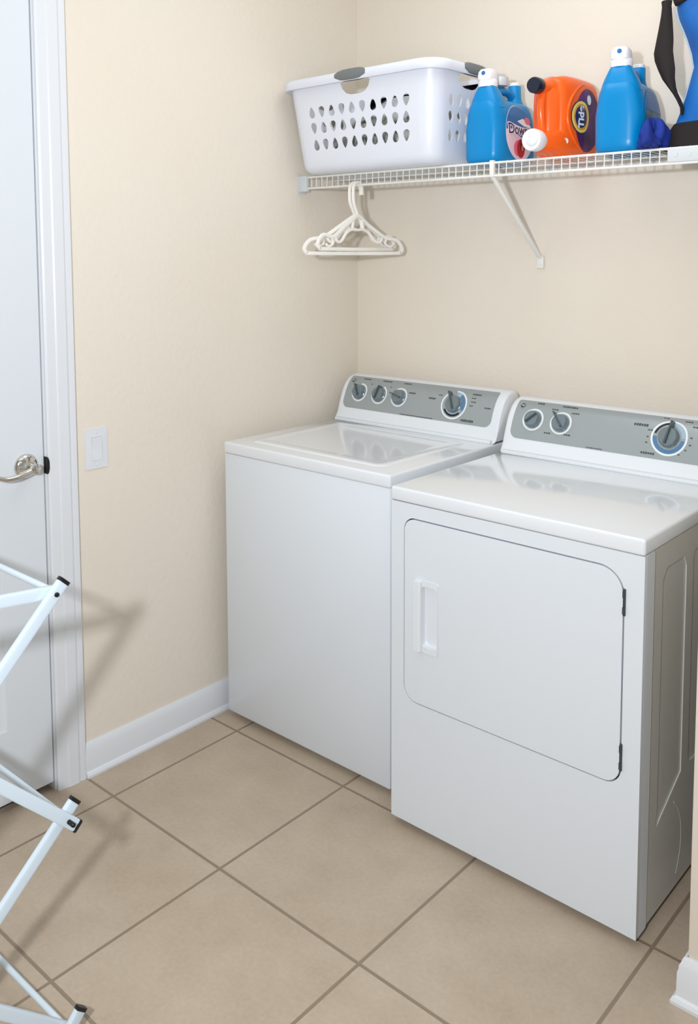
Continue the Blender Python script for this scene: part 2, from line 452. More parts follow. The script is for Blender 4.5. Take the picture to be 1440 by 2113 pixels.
def console(root, knobs, big, marks, arcs, panel_x=(0.022, 0.656)):
    bm = bmesh.new()
    prof = [(p.x, p.y) for p in front_curve] + [(0.665, 1.07), (0.668, 1.05), (0.668, 0.9195)]
    secs = []
    cy, cz = 0.60, 0.985
    for x, sc in ((0.0, 0.90), (0.0015, 0.94), (0.005, 0.972), (0.011, 0.992), (0.018, 1.0), (W-0.018, 1.0), (W-0.011, 0.992), (W-0.005, 0.972), (W-0.0015, 0.94), (W, 0.90)):
        secs.append([bm.verts.new((x, cy+(y-cy)*sc, max(0.9195, cz+(z-cz)*sc))) for y, z in prof])
    for a, b in zip(secs, secs[1:]):
        for k in range(len(prof)-1): bm.faces.new((a[k], a[k+1], b[k+1], b[k]))
    bm.faces.new(secs[0]); bm.faces.new(secs[-1][::-1])
    # lower ledge line of the console
    cons = finish(bm, 'console', M['console_white'], root, smooth=0.7)
    bm = bmesh.new(); box(bm, 0.01, W-0.01, 0.512, 0.53, 0.9195, 0.931, 0.003)
    finish(bm, 'console_ledge', M['console_white'], cons)
    s0, s1 = z_to_s(0.966), z_to_s(1.0715)
    bm = fill2d([rrect(panel_x[0], panel_x[1], s0, s1, (0.024, 0.024, 0.007, 0.007), 8)], 0.001)
    subdiv_long(bm, 0.01)
    remap(bm, lambda x, y, z: PF(x, y, 0.0008 + z))
    finish(bm, 'control_panel', M['panel_grey'], cons, smooth=0.9)
    # emblem
    ex, ez = 0.042, 1.058
    bm = decal([ellipse(0, 0, 0.0095, 0.0095, 24)], ex, ez, 0.0018)
    finish(bm, 'emblem', M['black_print'], cons)
    bm = decal([ellipse(0, 0, 0.0085, 0.0085, 24), ellipse(0, 0, 0.0078, 0.0078, 24)], ex, ez, 0.0023)
    t = text2d('GE', 0.0085, 0.0003, 0.0001); s_e = z_to_s(ez)
    join(bm, remap(t, lambda x, y, z: PF(ex + x, s_e + y, 0.0023 + z)))
    finish(bm, 'emblem_letters', M['ring_white'], cons)
    # printed words too small to read
    bm = bmesh.new()
    for (x, z, wd, hh) in marks:
        n = max(1, int(wd/0.0065)); sw_ = wd/n
        for k in range(n):
            x0 = x - wd/2 + k*sw_
            h2 = hh*1.15*(0.8 + 0.2*((k*7) % 3)/2)
            join(bm, decal([[(x0, -h2/2), (x0+sw_*0.78, -h2/2), (x0+sw_*0.78, h2/2), (x0, h2/2)]], 0, z, 0.0016))
    mk = finish(bm, 'printed_marks', M['print'], cons); mk['kind'] = 'stuff'
    def knob(x, z, rring, rk, ang, ptr, gap=None):
        bm = decal([ellipse(0, 0, rring, rring, 48), ellipse(0, 0, rring-0.0055, rring-0.0055, 48)] if gap is None else [arcband(0, 0, rring-0.0055, rring, gap[0], gap[1], 40)], x, z, 0.0018)
        dr = finish(bm, 'dial_ring', M['ring_white'], cons, smooth=0.9)
        P0 = PF(x, z_to_s(z), 0.001); T = (PF(x, z_to_s(z)+0.01, 0.001) - PF(x, z_to_s(z)-0.01, 0.001)).normalized()
        X = Vector((1, 0, 0)); N = X.cross(T)
        if N.y > 0: N = -N
        bm = bmesh.new()
        lathe(bm, [(rk*1.05, -0.001), (rk*1.05, 0.003), (rk, 0.004), (rk*0.96, 0.014), (rk*0.88, 0.017), (0, 0.0175)], 36, P0, N)
        kn = finish(bm, 'knob', M['knob_grey'], cons)
        a = math.radians(ang); d = X*math.cos(a) + T*math.sin(a); e = N.cross(d)
        bm = bmesh.new()
        L0, L1 = -rk*0.85, ptr
        lo = [P0 + d*L0 - e*rk*0.2, P0 + d*L1 - e*rk*0.12, P0 + d*L1 + e*rk*0.12, P0 + d*L0 + e*rk*0.2]
        hi = [P0 + d*L0*0.9 - e*rk*0.1, P0 + d*L1*0.97 - e*rk*0.06, P0 + d*L1*0.97 + e*rk*0.06, P0 + d*L0*0.9 + e*rk*0.1]
        A = [bm.verts.new(p + N*0.003) for p in lo]; B = [bm.verts.new(p + N*0.024) for p in hi]
        bm.faces.new(A[::-1]); bm.faces.new(B)
        for k in range(4): bm.faces.new((A[k], A[(k+1) % 4], B[(k+1) % 4], B[k]))
        finish(bm, 'knob_grip', M['knob_dark'], cons, smooth=0)
    for (x, z, ang, gap, ptr) in knobs: knob(x, z, 0.0345, 0.0245, ang, ptr, gap)
    bx, bz, bang, bgap = big
    knob(bx, bz, 0.0505, 0.0275, bang, 0.045, bgap)
    for (m_, r0, r1, a0, a1) in arcs:
        bm = decal([arcband(0, 0, r0, r1, a0, a1)], bx, bz, 0.002)
        finish(bm, 'dial_scale', m_, cons, smooth=0.9)
    return cons

def top_slab(root, depth):
    bm = bmesh.new()
    box(bm, -0.001, W+0.001, -0.003, depth, 0.883, 0.92, 0.0065, 4)
    return finish(bm, 'top_panel', M['enamel_top'], root)

# washer ------------------------------------------------
wash = thing('washing_machine', 'white top-loading washing machine in the corner, left of the dryer', 'washing machine', (0.057, -0.719, 0))
bm = bmesh.new(); box(bm, 0, W, 0, 0.64, 0.022, 0.8835, 0.004, 2)
finish(bm, 'cabinet', M['enamel'], wash)
bm = bmesh.new(); box(bm, 0.004, W-0.004, 0.003, 0.64, 0.8825, 0.8845)
finish(bm, 'seam', M['inner_dark'], wash)
top_slab(wash, 0.668)
# lid: raised tray with soft edge
bm = bmesh.new()
LX0, LX1, LY0, LY1 = 0.062, 0.61, 0.055, 0.475
rings = []
for ins, z in ((-0.008, 0.9198), (-0.001, 0.9201), (0.0, 0.9218), (0.003, 0.9232), (0.012, 0.9237), (0.03, 0.9236), (0.036, 0.9226), (0.05, 0.9222)):
    rings.append([bm.verts.new((x, y, z)) for x, y in rrect(LX0+ins, LX1-ins, LY0+ins, LY1-ins, max(0.03-ins*0.4, 0.012), 6)])
for a, b in zip(rings, rings[1:]):
    for k in range(len(a)): bm.faces.new((a[k], a[(k+1) % len(a)], b[(k+1) % len(a)], b[k]))
bm.faces.new(rings[-1]); bm.faces.new(rings[0][::-1])
finish(bm, 'lid', M['enamel_top'], wash, smooth=1.0)
for x in (0.05, W-0.05):
    for y in (0.05, 0.6):
        bm = bmesh.new(); lathe(bm, [(0.02, 0), (0.022, 0.006), (0.016, 0.01), (0.01, 0.012), (0.01, 0.024)], 16, (x, y, 0))
        finish(bm, 'foot', M['black'], wash)
console(wash,
        knobs=[(0.088, 1.022, 125, (-200, 95), 0.030), (0.180, 1.022, 82, (-195, 70), 0.030), (0.270, 1.022, 165, (-170, 130), 0.030)],
        big=(0.502, 1.022, 118, (-230, 95)),
        marks=[(0.100, 1.0655, 0.034, 0.0045), (0.193, 1.0655, 0.042, 0.0048), (0.284, 1.0655, 0.034, 0.0045), (0.322, 1.040, 0.03, 0.005),
               (0.132, 1.052, 0.006, 0.004), (0.222, 1.05, 0.006, 0.004), (0.41, 1.032, 0.03, 0.0055), (0.578, 1.058, 0.034, 0.0055), (0.572, 1.047, 0.018, 0.0035), (0.575, 1.036, 0.02, 0.0035), (0.57, 1.024, 0.014, 0.0035),
               (0.567, 0.977, 0.05, 0.0075), (0.634, 1.023, 0.026, 0.004), (0.36, 0.9685, 0.14, 0.0028), (0.44, 1.045, 0.016, 0.0035)],
        arcs=[(M['black_print'], 0.034, 0.041, -150, -45), (M['arc_blue'], 0.031, 0.043, -25, 60), (M['arc_pale'], 0.031, 0.0445, 60, 88), (M['arc_pale'], 0.030, 0.034, -150, -20)])

# dryer -------------------------------------------------
dry = thing('clothes_dryer', 'white front-loading clothes dryer, right of the washing machine', 'clothes dryer', (0.8115, -0.798, 0))
DO = rrect(0.041, 0.643, 0.357, 0.846, (0.045, 0.04, 0.06, 0.034), 10)
def inset_rr(d): return rrect(0.041+d, 0.643-d, 0.357+d, 0.846-d, (0.045-d, 0.04-d, 0.06-d, 0.034-d), 10)
bm = fill2d([rrect(0.0, W, 0.022, 0.8825, 0.001, 2), DO], 0.014)
remap(bm, lambda x, y, z: (x, z + 0.007, y))
join(bm, (lambda b: (box(b, 0.0, W, 0.0141, 0.05, 0.022, 0.8825), b)[1])(bmesh.new()))
join(bm, (lambda b: (box(b, 0.0, W-0.0085, 0.05, 0.7, 0.022, 0.8825), b)[1])(bmesh.new()))
finish(bm, 'cabinet', M['enamel'], dry, smooth=0.4)
bm = bmesh.new(); box(bm, 0.004, W-0.004, 0.003, 0.7, 0.882, 0.8845)
finish(bm, 'seam', M['inner_dark'], dry)
bm = fill2d([inset_rr(-0.004), inset_rr(0.004)], 0.002)
finish(remap(bm, lambda x, y, z: (x, z + 0.0128, y)), 'seam', M['inner_dark'], dry)
# door slab
pock = rrect(0.102, 0.150, 0.517, 0.677, 0.010, 5)
bm = fill2d([inset_rr(0.0034), pock], 0.014)
remap(bm, lambda x, y, z: (x, z + 0.0055, y))
dd = finish(bm, 'door', M['enamel'], dry, smooth=0.5)
md = dd.modifiers.new('soft_edge', 'BEVEL'); md.width = 0.0018; md.segments = 2; md.limit_method = 'ANGLE'; md.angle_limit = 0.9
bm = fill2d([rrect(0.080, 0.153, 0.503, 0.691, 0.008, 5), pock], 0.004)
remap(bm, lambda x, y, z: (x, z - 0.0028, y))
# raised pull bar on the left of the pocket
prism(bm, [(0.080, -0.002), (0.0805, -0.013), (0.084, -0.017), (0.098, -0.017), (0.104, -0.012), (0.104, 0.006), (0.100, 0.006), (0.100, -0.002)], 'z', 0.506, 0.688)
# pocket walls and floor
pr_ = []
for ins, y in ((0, -0.002), (0.001, 0.006), (0.006, 0.0105)):
    pr_.append([bm.verts.new((x, y, z)) for x, z in rrect(0.102+ins, 0.150-ins, 0.517+ins, 0.677-ins, 0.010, 5)])
for a, b in zip(pr_, pr_[1:]):
    for k in range(len(a)): bm.faces.new((a[k], a[(k+1) % len(a)], b[(k+1) % len(a)], b[k]))
bm.faces.new(pr_[-1])
finish(bm, 'handle', M['console_white'], dd, smooth=0.5)
for z0, z1 in ((0.743, 0.803), (0.394, 0.456)):
    bm = bmesh.new(); box(bm, 0.6395, 0.6455, -0.0035, 0.012, z0, z1, 0.0015)
    for zz in (z0+0.012, z1-0.012): lathe(bm, [(0.0036, zz-0.007), (0.0036, zz+0.007)], 10, (0.6425, -0.003, 0))
    finish(bm, 'hinge', M['inner_dark'], dd)
# pressed side sheet
def rp(y0, y1, z0, z1, r): return rrect(y0, y1, z0, z1, r, 5)
side_holes = [[(0.105, 0.23), (0.243, 0.10+0.2), (0.243, 0.80), (0.228, 0.825), (0.128, 0.825), (0.105, 0.80)],
              rp(0.285, 0.43, 0.30, 0.825, 0.02), rp(0.47, 0.62, 0.30, 0.825, 0.02)]
bm = fill2d([rrect(0.05, 0.668, 0.022, 0.8825, 0.001, 2)] + side_holes, 0.0045)
remap(bm, lambda x, y, z: (W - 0.0040 + z*0.6, x, y))
ss = finish(bm, 'side_panel', M['side_metal'], dry, smooth=0.4)
md = ss.modifiers.new('soft_edge', 'BEVEL'); md.width = 0.0011; md.segments = 2; md.limit_method = 'ANGLE'; md.angle_limit = 0.9
bm = bmesh.new(); box(bm, W-0.0085, W-0.0055, 0.05, 0.668, 0.022, 0.8825)
tube(bm, [(W-0.0022, 0.052, 0.024), (W-0.0022, 0.052, 0.88)], 0.0024, 8)
for (c, r, a0, a1) in (((0.12, 0.135), 0.135, -38, 52),):
    tube(bm, [(W-0.0042, c[0]+r*math.cos(math.radians(a0+(a1-a0)*k/20)), c[1]+r*math.sin(math.radians(a0+(a1-a0)*k/20))) for k in range(21)], 0.0025, 8)
finish(bm, 'side_rib', M['side_metal'], ss)
top_slab(dry, 0.675)
for x in (0.05, W-0.04):
    for y in (0.06, 0.62):
        bm = bmesh.new(); lathe(bm, [(0.02, 0), (0.022, 0.006), (0.016, 0.01), (0.01, 0.012), (0.01, 0.024)], 16, (x, y, 0))
        finish(bm, 'foot', M['black'], dry)
console(dry,
        knobs=[(0.090, 1.024, 45, None, 0.024), (0.182, 1.024, 130, None, 0.036)],
        big=(0.506, 1.024, 82, None),
        marks=[(0.099, 1.067, 0.024, 0.0055), (0.196, 1.0665, 0.05, 0.0055), (0.152, 1.057, 0.022, 0.004), (0.220, 1.053, 0.026, 0.004), (0.146, 0.992, 0.022, 0.004), (0.210, 0.994, 0.022, 0.004),
               (0.422, 1.047, 0.042, 0.007), (0.455, 0.978, 0.04, 0.0055), (0.30, 0.9695, 0.05, 0.0025), (0.452, 1.037, 0.016, 0.0035), (0.448, 1.02, 0.008, 0.0035), (0.447, 1.005, 0.008, 0.0035), (0.485, 1.0685, 0.018, 0.003),
               (0.548, 1.066, 0.022, 0.004), (0.585, 1.066, 0.03, 0.006), (0.57, 1.056, 0.016, 0.004), (0.566, 1.03, 0.008, 0.004), (0.566, 1.012, 0.008, 0.004), (0.556, 0.998, 0.006, 0.004), (0.54, 0.985, 0.006, 0.004)],
        arcs=[(M['black_print'], 0.038, 0.0435, 95, 168), (M['arc_blue'], 0.034, 0.0445, 180, 352), (M['arc_pale'], 0.034, 0.0445, 2, 78)])

# ------------------------------------------------------------------ wire shelf
SZ, SF, SX1 = 1.789, -0.312, 1.630
shelf = thing('wire_shelf', 'white wire shelf along the back wall above the machines', 'shelf', (0, 0, 0))
bm = bmesh.new()
RW = 0.0016
n = int(SX1/0.0254)
for k in range(n+1):
    x = 0.008 + k*0.0254
    if x > SX1-0.004: break
    tube(bm, [(x, -0.012, SZ), (x, SF+0.004, SZ), (x, SF, SZ-0.003), (x, SF-0.001, SZ-0.042)], RW, 6)
for y in (-0.012, -0.155): tube(bm, [(0.002, y, SZ-0.004), (SX1, y, SZ-0.004)], 0.0028, 8)
finish(bm, 'deck', M['wire'], shelf)
bm = bmesh.new()
tube(bm, [(0.002, SF, SZ-0.003), (SX1, SF, SZ-0.003)], 0.0034, 8)
tube(bm, [(0.002, SF-0.001, SZ-0.041), (SX1, SF-0.001, SZ-0.041)], 0.0036, 8)
finish(bm, 'front_rail', M['wire'], shelf)
bm = bmesh.new(); box(bm, 0.0, 0.004, SF-0.01, SF+0.035, SZ-0.058, SZ+0.006, 0.002); box(bm, 0.003, 0.044, SF-0.009, SF+0.006, SZ-0.052, SZ+0.003, 0.003)
finish(bm, 'end_bracket', M['bracket'], shelf)
bm = bmesh.new(); box(bm, 1.325, SX1, SF-0.0062, SF+0.006, SZ-0.038, SZ-0.003, 0.003)
for k in range(9): box(bm, 1.345+k*0.034, 1.352+k*0.034, SF-0.0075, SF-0.004, SZ-0.024, SZ-0.016)
finish(bm, 'edge_strip', M['bracket'], shelf)
bm = bmesh.new()
tube(bm, [(0.80, SF-0.002, SZ-0.02), (0.80, SF+0.004, SZ-0.045), (0.789, -0.012, 1.508)], 0.0, 8, sq=(0.0045, 0.007, (0, 1, 0)))
box(bm, 0.793, 0.807, SF-0.009, SF+0.004, SZ-0.045, SZ+0.004, 0.002)
box(bm, 0.776, 0.801, -0.012, 0.0, 1.472, 1.512, 0.003)
lathe(bm, [(0.004, 0), (0.004, 0.002), (0, 0.003)], 12, (0.7885, -0.012, 1.485), (0, -1, 0))
finish(bm, 'support_brace', M['wire'], shelf)
for k in range(5):
    bm = bmesh.new(); box(bm, 0.18+k*0.32, 0.20+k*0.32, -0.018, 0, SZ-0.012, SZ+0.008, 0.003)
    finish(bm, 'wall_clip', M['bracket'], shelf)

# ------------------------------------------------------------------ hangers
def hanger(loc, ang, wdt, drop, label, tilt=0.0, slots=True):
    t = thing('clothes_hanger', label, 'clothes hanger', loc, ang, 'plastic hangers on the wire shelf')
    hw_ = wdt/2; b = -drop
    bm = bmesh.new()
    sec = (0.0042, 0.0058, (0, 1, 0))
    # frame in local x-z plane (rod at origin)
    out = [(0.0, -0.098), (0.03, -0.112), (0.07, -0.135), (hw_*0.62, -0.168), (hw_-0.03, b+0.046), (hw_-0.008, b+0.03), (hw_, b+0.014), (hw_-0.008, b+0.003), (hw_-0.03, b),
           (0, b-0.001), (-hw_+0.03, b), (-hw_+0.008, b+0.003), (-hw_, b+0.014), (-hw_+0.008, b+0.03), (-hw_+0.03, b+0.046), (-hw_*0.62, -0.168), (-0.07, -0.135), (-0.03, -0.112)]
    loop = catmull([(x, 0, z) for x, z in out], 4, True)
    tube(bm, loop, 0, 10, True, sq=sec)
    # inner brace with strap hooks
    for s in (-1, 1):
        inn = catmull([(0, 0, -0.145), (s*0.03, 0, -0.143), (s*0.06, 0, -0.155), (s*0.082, 0, -0.178), (s*0.10, 0, -0.186), (s*0.112, 0, -0.180), (s*0.118, 0, -0.170)], 4)
        tube(bm, inn, 0, 8, sq=(0.0036, 0.0042, (0, 1, 0)))
        tube(bm, [(s*0.022, 0, -0.108), (s*0.03, 0, -0.143)], 0, 8, sq=(0.0034, 0.0042, (0, 1, 0)))
        tube(bm, catmull([(s*hw_*0.66, 0, -0.172), (s*hw_*0.66-s*0.006, 0, -0.19), (s*hw_*0.74, 0, -0.2), (s*hw_*0.80, 0, -0.192)], 4), 0, 8, sq=(0.003, 0.0036, (0, 1, 0)))
    finish(bm, 'frame', M['hanger'], t)
    bm = bmesh.new()
    hk = catmull([(0.024, 0, -0.028), (0.0235, 0, -0.008), (0.019, 0, 0.004), (0.008, 0, 0.0125), (-0.008, 0, 0.0115), (-0.019, 0, 0.002), (-0.023, 0, -0.012), (-0.0225, 0, -0.045), (-0.018, 0, -0.062), (-0.006, 0, -0.085), (0.0, 0, -0.1)], 5)
    tube(bm, hk, 0, 10, sq=(0.004, 0.0046, (0, 1, 0)))
    finish(bm, 'hook', M['hanger'], t)
    t.rotation_euler = (tilt, 0, ang)
    return t
hanger((0.262, SF-0.001, SZ-0.0445), 1.40, 0.42, 0.222, 'larger white plastic hanger hanging in front, lower bar longest', slots=False)
hanger((0.274, SF-0.001, SZ-0.0445), 1.62, 0.41, 0.208, 'white plastic hanger hanging just behind the larger one, bar slightly higher')

# ------------------------------------------------------------------ laundry basket
bk = thing('laundry_basket', 'white perforated plastic laundry basket on the left end of the shelf', 'laundry basket', (0.352, -0.232, SZ+0.002))
TX, TY, BX, BY, BH = 0.312, 0.186, 0.283, 0.150, 0.288   # half sizes at rim / base
def tear(cx, cy, w_, h_, up_=True, n=14):
    out = []
    for k in range(n):
        a = 2*PI*k/n
        x = math.sin(a)*w_/2*(0.70 - 0.30*math.cos(a)) * 1.2; y = math.cos(a)*h_/2
        out.append((cx + x, cy + (y if up_ else -y)))
    return out
RC = 0.055
def wallpanel(length_t, length_b, holes):
    """panel in (u in -1..1, v metres height)"""
    return fill2d([[(-1, 0.03), (1, 0.03), (1, BH), (-1, BH)]] + holes, 0.0)
body = bmesh.new()
def side_pt(which, u, v, off=0.0):
    t = v/BH
    hx = BX + (TX-BX)*t; hy = BY + (TY-BY)*t
    lx, ly = hx-RC, hy-RC
    if which == 'f': return (u*lx, -hy-off, v)
    if which == 'b': return (-u*lx, hy+off, v)
    if which == 'r': return (hx+off, u*ly, v)
    return (-hx-off, -u*ly, v)
for which in 'fbrl':
    L_ = (TX-RC) if which in 'fb' else (TY-RC)
    holes = []
    ncol = 10 if which in 'fb' else 5
    x0 = 0.205 if which in 'fb' else 0.095
    for r_, z in enumerate((0.0895, 0.144, 0.194)):
        for c in range(ncol):
            x = -x0 + 2*x0*c/(ncol-1)
            holes.append([(p[0]/L_, p[1]) for p in tear(x, z, 0.030, 0.036, (c+r_) % 2 == 0)])
    # hand hole under the grip
    hh = [(-0.062, 0.272), (-0.05, 0.276), (0.0, 0.277), (0.05, 0.276), (0.062, 0.272), (0.056, 0.254), (0.042, 0.24), (0.02, 0.2335), (-0.02, 0.2335), (-0.042, 0.24), (-0.056, 0.254)]
    holes.append([(p[0]/L_, p[1]) for p in hh])
    for off in (0.0, -0.003):
        pb = wallpanel(0, 0, holes)
        join(body, remap(pb, lambda x, y, z: side_pt(which, x, y, off)))
    for h_ in holes:   # hole rims give the wall its thickness
        A = [body.verts.new(side_pt(which, p[0], p[1], 0)) for p in h_]; B = [body.verts.new(side_pt(which, p[0], p[1], -0.003)) for p in h_]
        for k in range(len(A)): body.faces.new((A[k], A[(k+1) % len(A)], B[(k+1) % len(A)], B[k]))
for sx, sy, a0 in ((1, -1, -PI/2), (1, 1, 0), (-1, 1, PI/2), (-1, -1, PI)):
    for rr in (RC, RC-0.003):
        g = []
        for v in (0.03, 0.1, 0.17, 0.23, BH):
            t = v/BH; hx = BX+(TX-BX)*t; hy = BY+(TY-BY)*t
            g.append([body.verts.new((sx*(hx-RC)+rr*math.cos(a0+PI/2*k/8), sy*(hy-RC)+rr*math.sin(a0+PI/2*k/8), v)) for k in range(9)])
        for a, b in zip(g, g[1:]):
            for k in range(8): body.faces.new((a[k], a[k+1], b[k+1], b[k]))
def ring_at(v, ins):
    t = v/BH; hx = BX+(TX-BX)*t-ins; hy = BY+(TY-BY)*t-ins
    return rrect(-hx, hx, -hy, hy, max(RC-ins, 0.01), 8)
rr = []
for v, ins in ((0.03, 0), (0.016, 0.003), (0.006, 0.010), (0.0, 0.024)):
    rr.append([body.verts.new((x, y, v)) for x, y in ring_at(v, ins)])
for a, b in zip(rr, rr[1:]):
    for k in range(len(a)): body.faces.new((a[k], a[(k+1) % len(a)], b[(k+1) % len(a)], b[k]))
body.faces.new(rr[-1])
bmesh.ops.remove_doubles(body, verts=body.verts[:], dist=1e-5)
finish(body, 'body', M['basket'], bk, smooth=0.8)
bm = bmesh.new()     # rolled rim
rr = []
prof_r = [(0.0, 0.276), (0.012, 0.274), (0.019, 0.272), (0.0225, 0.278), (0.0235, 0.292), (0.021, 0.300), (0.013, 0.304), (0.004, 0.304), (-0.002, 0.301), (-0.004, 0.29)]
for o_, z in prof_r:
    hx, hy = TX+o_, TY+o_
    rr.append([bm.verts.new((x, y, z)) for x, y in rrect(-hx, hx, -hy, hy, RC+o_, 10)])
rr.append(rr[0])
for a, b in zip(rr, rr[1:]):
    for k in range(len(a)): bm.faces.new((a[k], a[(k+1) % len(a)], b[(k+1) % len(a)], b[k]))
finish(bm, 'rim', M['basket'], bk, smooth=0.9)
def grip(c, ax):
    bm = bmesh.new()
    secs = []
    for k in range(13):
        u = -0.064 + 0.128*k/12; e = 1 - abs(u/0.064)**4*0.55
        ring = []
        for q in range(14):
            a = 2*PI*q/14; ex = 0.6
            co = math.copysign(abs(math.cos(a))**ex, math.cos(a)); si = math.copysign(abs(math.sin(a))**ex, math.sin(a))
            o_, z = 0.0105 + co*0.0155*(0.85+0.15*e), 0.2905 + si*0.0185*e
            ring.append(bm.verts.new((c[0]+u, c[1]-o_, z) if ax == 'f' else ((c[0]+u, c[1]+o_, z) if ax == 'b' else ((c[0]+o_, c[1]+u, z) if ax == 'r' else (c[0]-o_, c[1]+u, z)))))
        secs.append(ring)
    for a, b in zip(secs, secs[1:]):
        for k in range(14): bm.faces.new((a[k], a[(k+1) % 14], b[(k+1) % 14], b[k]))
    bm.faces.new(secs[0]); bm.faces.new(secs[-1][::-1])
    finish(bm, 'handle_grip', M['grip'], bk, smooth=0.8)
grip((0, -TY), 'f'); grip((TX, 0), 'r'); grip((-TX, 0), 'l'); grip((0, TY), 'b')
# folded clothes lying in the basket, seen through the holes
def crumple(name, cx, cy, z0, rx, ry, h, m, seed, n=26, amp=0.25):
    rnd = random.Random(seed); ph = [rnd.uniform(0, 6.28) for _ in range(8)]
    bm = bmesh.new(); rings = []
    N = 40
    for i in range(n):
        t = i/(n-1)
        if t < 0.5: rr_, z = 1.0 - (0.5-t)*2*0.3, 0.0 + t*2*0.15
        else: rr_, z = math.cos((t-0.5)*PI)**0.7 if t < 1 else 0, 0.15 + 0.85*math.sin((t-0.5)*PI)**0.8
        ring = []
        for k in range(N):
            a = 2*PI*k/N
            f = 1 + amp*(0.5*math.sin(3*a+ph[0]+t*5)+0.3*math.sin(7*a+ph[1]-t*9)+0.25*math.sin(11*a+ph[2]+t*14))*(1-0.4*t)
            zz = z*(1 + amp*0.9*math.sin(4*a+ph[3]+t*6)*(t > 0.4))
            ring.append(bm.verts.new((cx+rx*rr_*f*math.cos(a), cy+ry*rr_*f*math.sin(a), z0+h*max(zz, 0))))
        rings.append(ring)
    for a, b in zip(rings, rings[1:]):
        for k in range(N): bm.faces.new((a[k], a[(k+1) % N], b[(k+1) % N], b[k]))
    bm.faces.new(rings[0][::-1]); bm.faces.new(rings[-1])
    bmesh.ops.remove_doubles(bm, verts=bm.verts[:], dist=1e-5)
    return finish(bm, name, m, smooth=2.5)
o = crumple('folded_cloth', 0.30, -0.235, SZ+0.006, 0.20, 0.125, 0.165, M['cloth_pattern'], 3, amp=0.12)
tag(o, 'pale and dark patterned cloth inside the laundry basket, glimpsed through its holes', 'cloth')

# ------------------------------------------------------------------ jugs
def hwf(z):
    T = ((0.0, 0.062), (0.012, 0.068), (0.096, 0.0695), (0.14, 0.0625), (0.165, 0.0555), (0.184, 0.047), (0.212, 0.034), (0.226, 0.027))
    for (a, b), (c, d) in zip(T, T[1:]):
        if a <= z <= c: return b + (d-b)*(z-a)/(c-a)
    return T[-1][1] if z > 0.1 else T[0][1]
def yr(z):
    f = 0.0 if z < 0.15 else 0.012*((z-0.15)/0.035)**2
    f += 0.008*max(0, 1-z/0.012)**2
    b = 0.236 - 0.01*max(0, (z-0.13)/0.05)**2 - 0.012*max(0, 1-z/0.02)**2
    return f, b
NP = 4.2
def jx(y, z):
    f, b = yr(z); c = (f+b)/2; h = (b-f)/2
    q = min(abs((y-c)/h), 0.999)
    return hwf(z)*(1-q**NP)**(1/NP)
def section(bm, z, f, b, hw_, n=36, p=NP):
    c = (f+b)/2; h = (b-f)/2; out = []
    for k in range(n):
        a = 2*PI*k/n; co, si = math.cos(a), math.sin(a)
        out.append(bm.verts.new((math.copysign(abs(co)**(2/p), co)*hw_, c+math.copysign(abs(si)**(2/p), si)*h, z)))
    return out
def skin(bm, secs):
    for a, b in zip(secs, secs[1:]):
        for k in range(len(a)): bm.faces.new((a[k], a[(k+1) % len(a)], b[(k+1) % len(a)], b[k]))
    bm.faces.new(secs[0][::-1]); bm.faces.new(secs[-1])
def jug_body(m, root, full=False):
    bm = bmesh.new(); secs = []
    if full:
        for z, f, b, h_ in ((0.165, 0.012, 0.222, 0.050), (0.184, 0.018, 0.216, 0.041), (0.2, 0.024, 0.212, 0.030), (0.21, 0.03, 0.205, 0.020), (0.2135, 0.04, 0.2, 0.012)):
            secs.append(section(bm, z, f, b, h_, p=3.0))
        skin(bm, secs); secs = []
    for z in (0.0, 0.004, 0.012, 0.03, 0.06, 0.08, 0.096, 0.11, 0.125, 0.14, 0.152, 0.165, 0.175, 0.182, 0.1865):
        f, b = yr(z); k = 1.0 if z < 0.18 else (0.96 if z < 0.185 else 0.85)
        c = (f+b)/2; secs.append(section(bm, z, c+(f-c)*(1 if z < 0.185 else .97), c+(b-c)*(1 if z < 0.185 else .97), hwf(z)*k))
    skin(bm, secs)
    secs = []
    for z, f, b, h_ in ((0.16, 0.006, 0.10, 0.056), (0.178, 0.008, 0.092, 0.050), (0.192, 0.011, 0.085, 0.0445), (0.206, 0.014, 0.078, 0.0375), (0.218, 0.018, 0.072, 0.0315), (0.227, 0.022, 0.068, 0.027)):
        secs.append(section(bm, z, f, b, h_, p=2.8))
    skin(bm, secs)
    lathe(bm, [(0.036, 0.17), (0.03, 0.186), (0.0235, 0.20), (0.0205, 0.212), (0.0195, 0.246), (0.018, 0.2475)], 24, (0, 0.196, 0))
    hd = catmull([(0, 0.055, 0.20), (0, 0.08, 0.213), (0, 0.12, 0.2225), (0, 0.155, 0.222), (0, 0.178, 0.212), (0, 0.192, 0.20)], 5)
    tube(bm, hd, 0.0125, 12)
    return finish(bm, 'body', m, root, smooth=1.0)
def tap(root, m_body, m_dot, big=False):
    bm = bmesh.new()
    lathe(bm, [(0.0285, 0.224), (0.0295, 0.232), (0.029, 0.243), (0.025, 0.247)], 24, (0, 0.045, 0))
    secs = [section(bm, z, f, b, h_, 24, 3.2) for z, f, b, h_ in ((0.244, 0.016, 0.072, 0.0245), (0.255, 0.014, 0.074, 0.025), (0.268, 0.017, 0.071, 0.0235), (0.276, 0.024, 0.064, 0.018))]
    skin(bm, secs)
    t = finish(bm, 'dispenser_tap', m_body, root, smooth=0.9)
    bm = bmesh.new(); lathe(bm, [(0.0062, 0), (0.0062, 0.004), (0, 0.0045)], 16, (0.003, 0.0175, 0.262), (0, -1, 0))
    finish(bm, 'tap_button', m_dot, t)
    return t
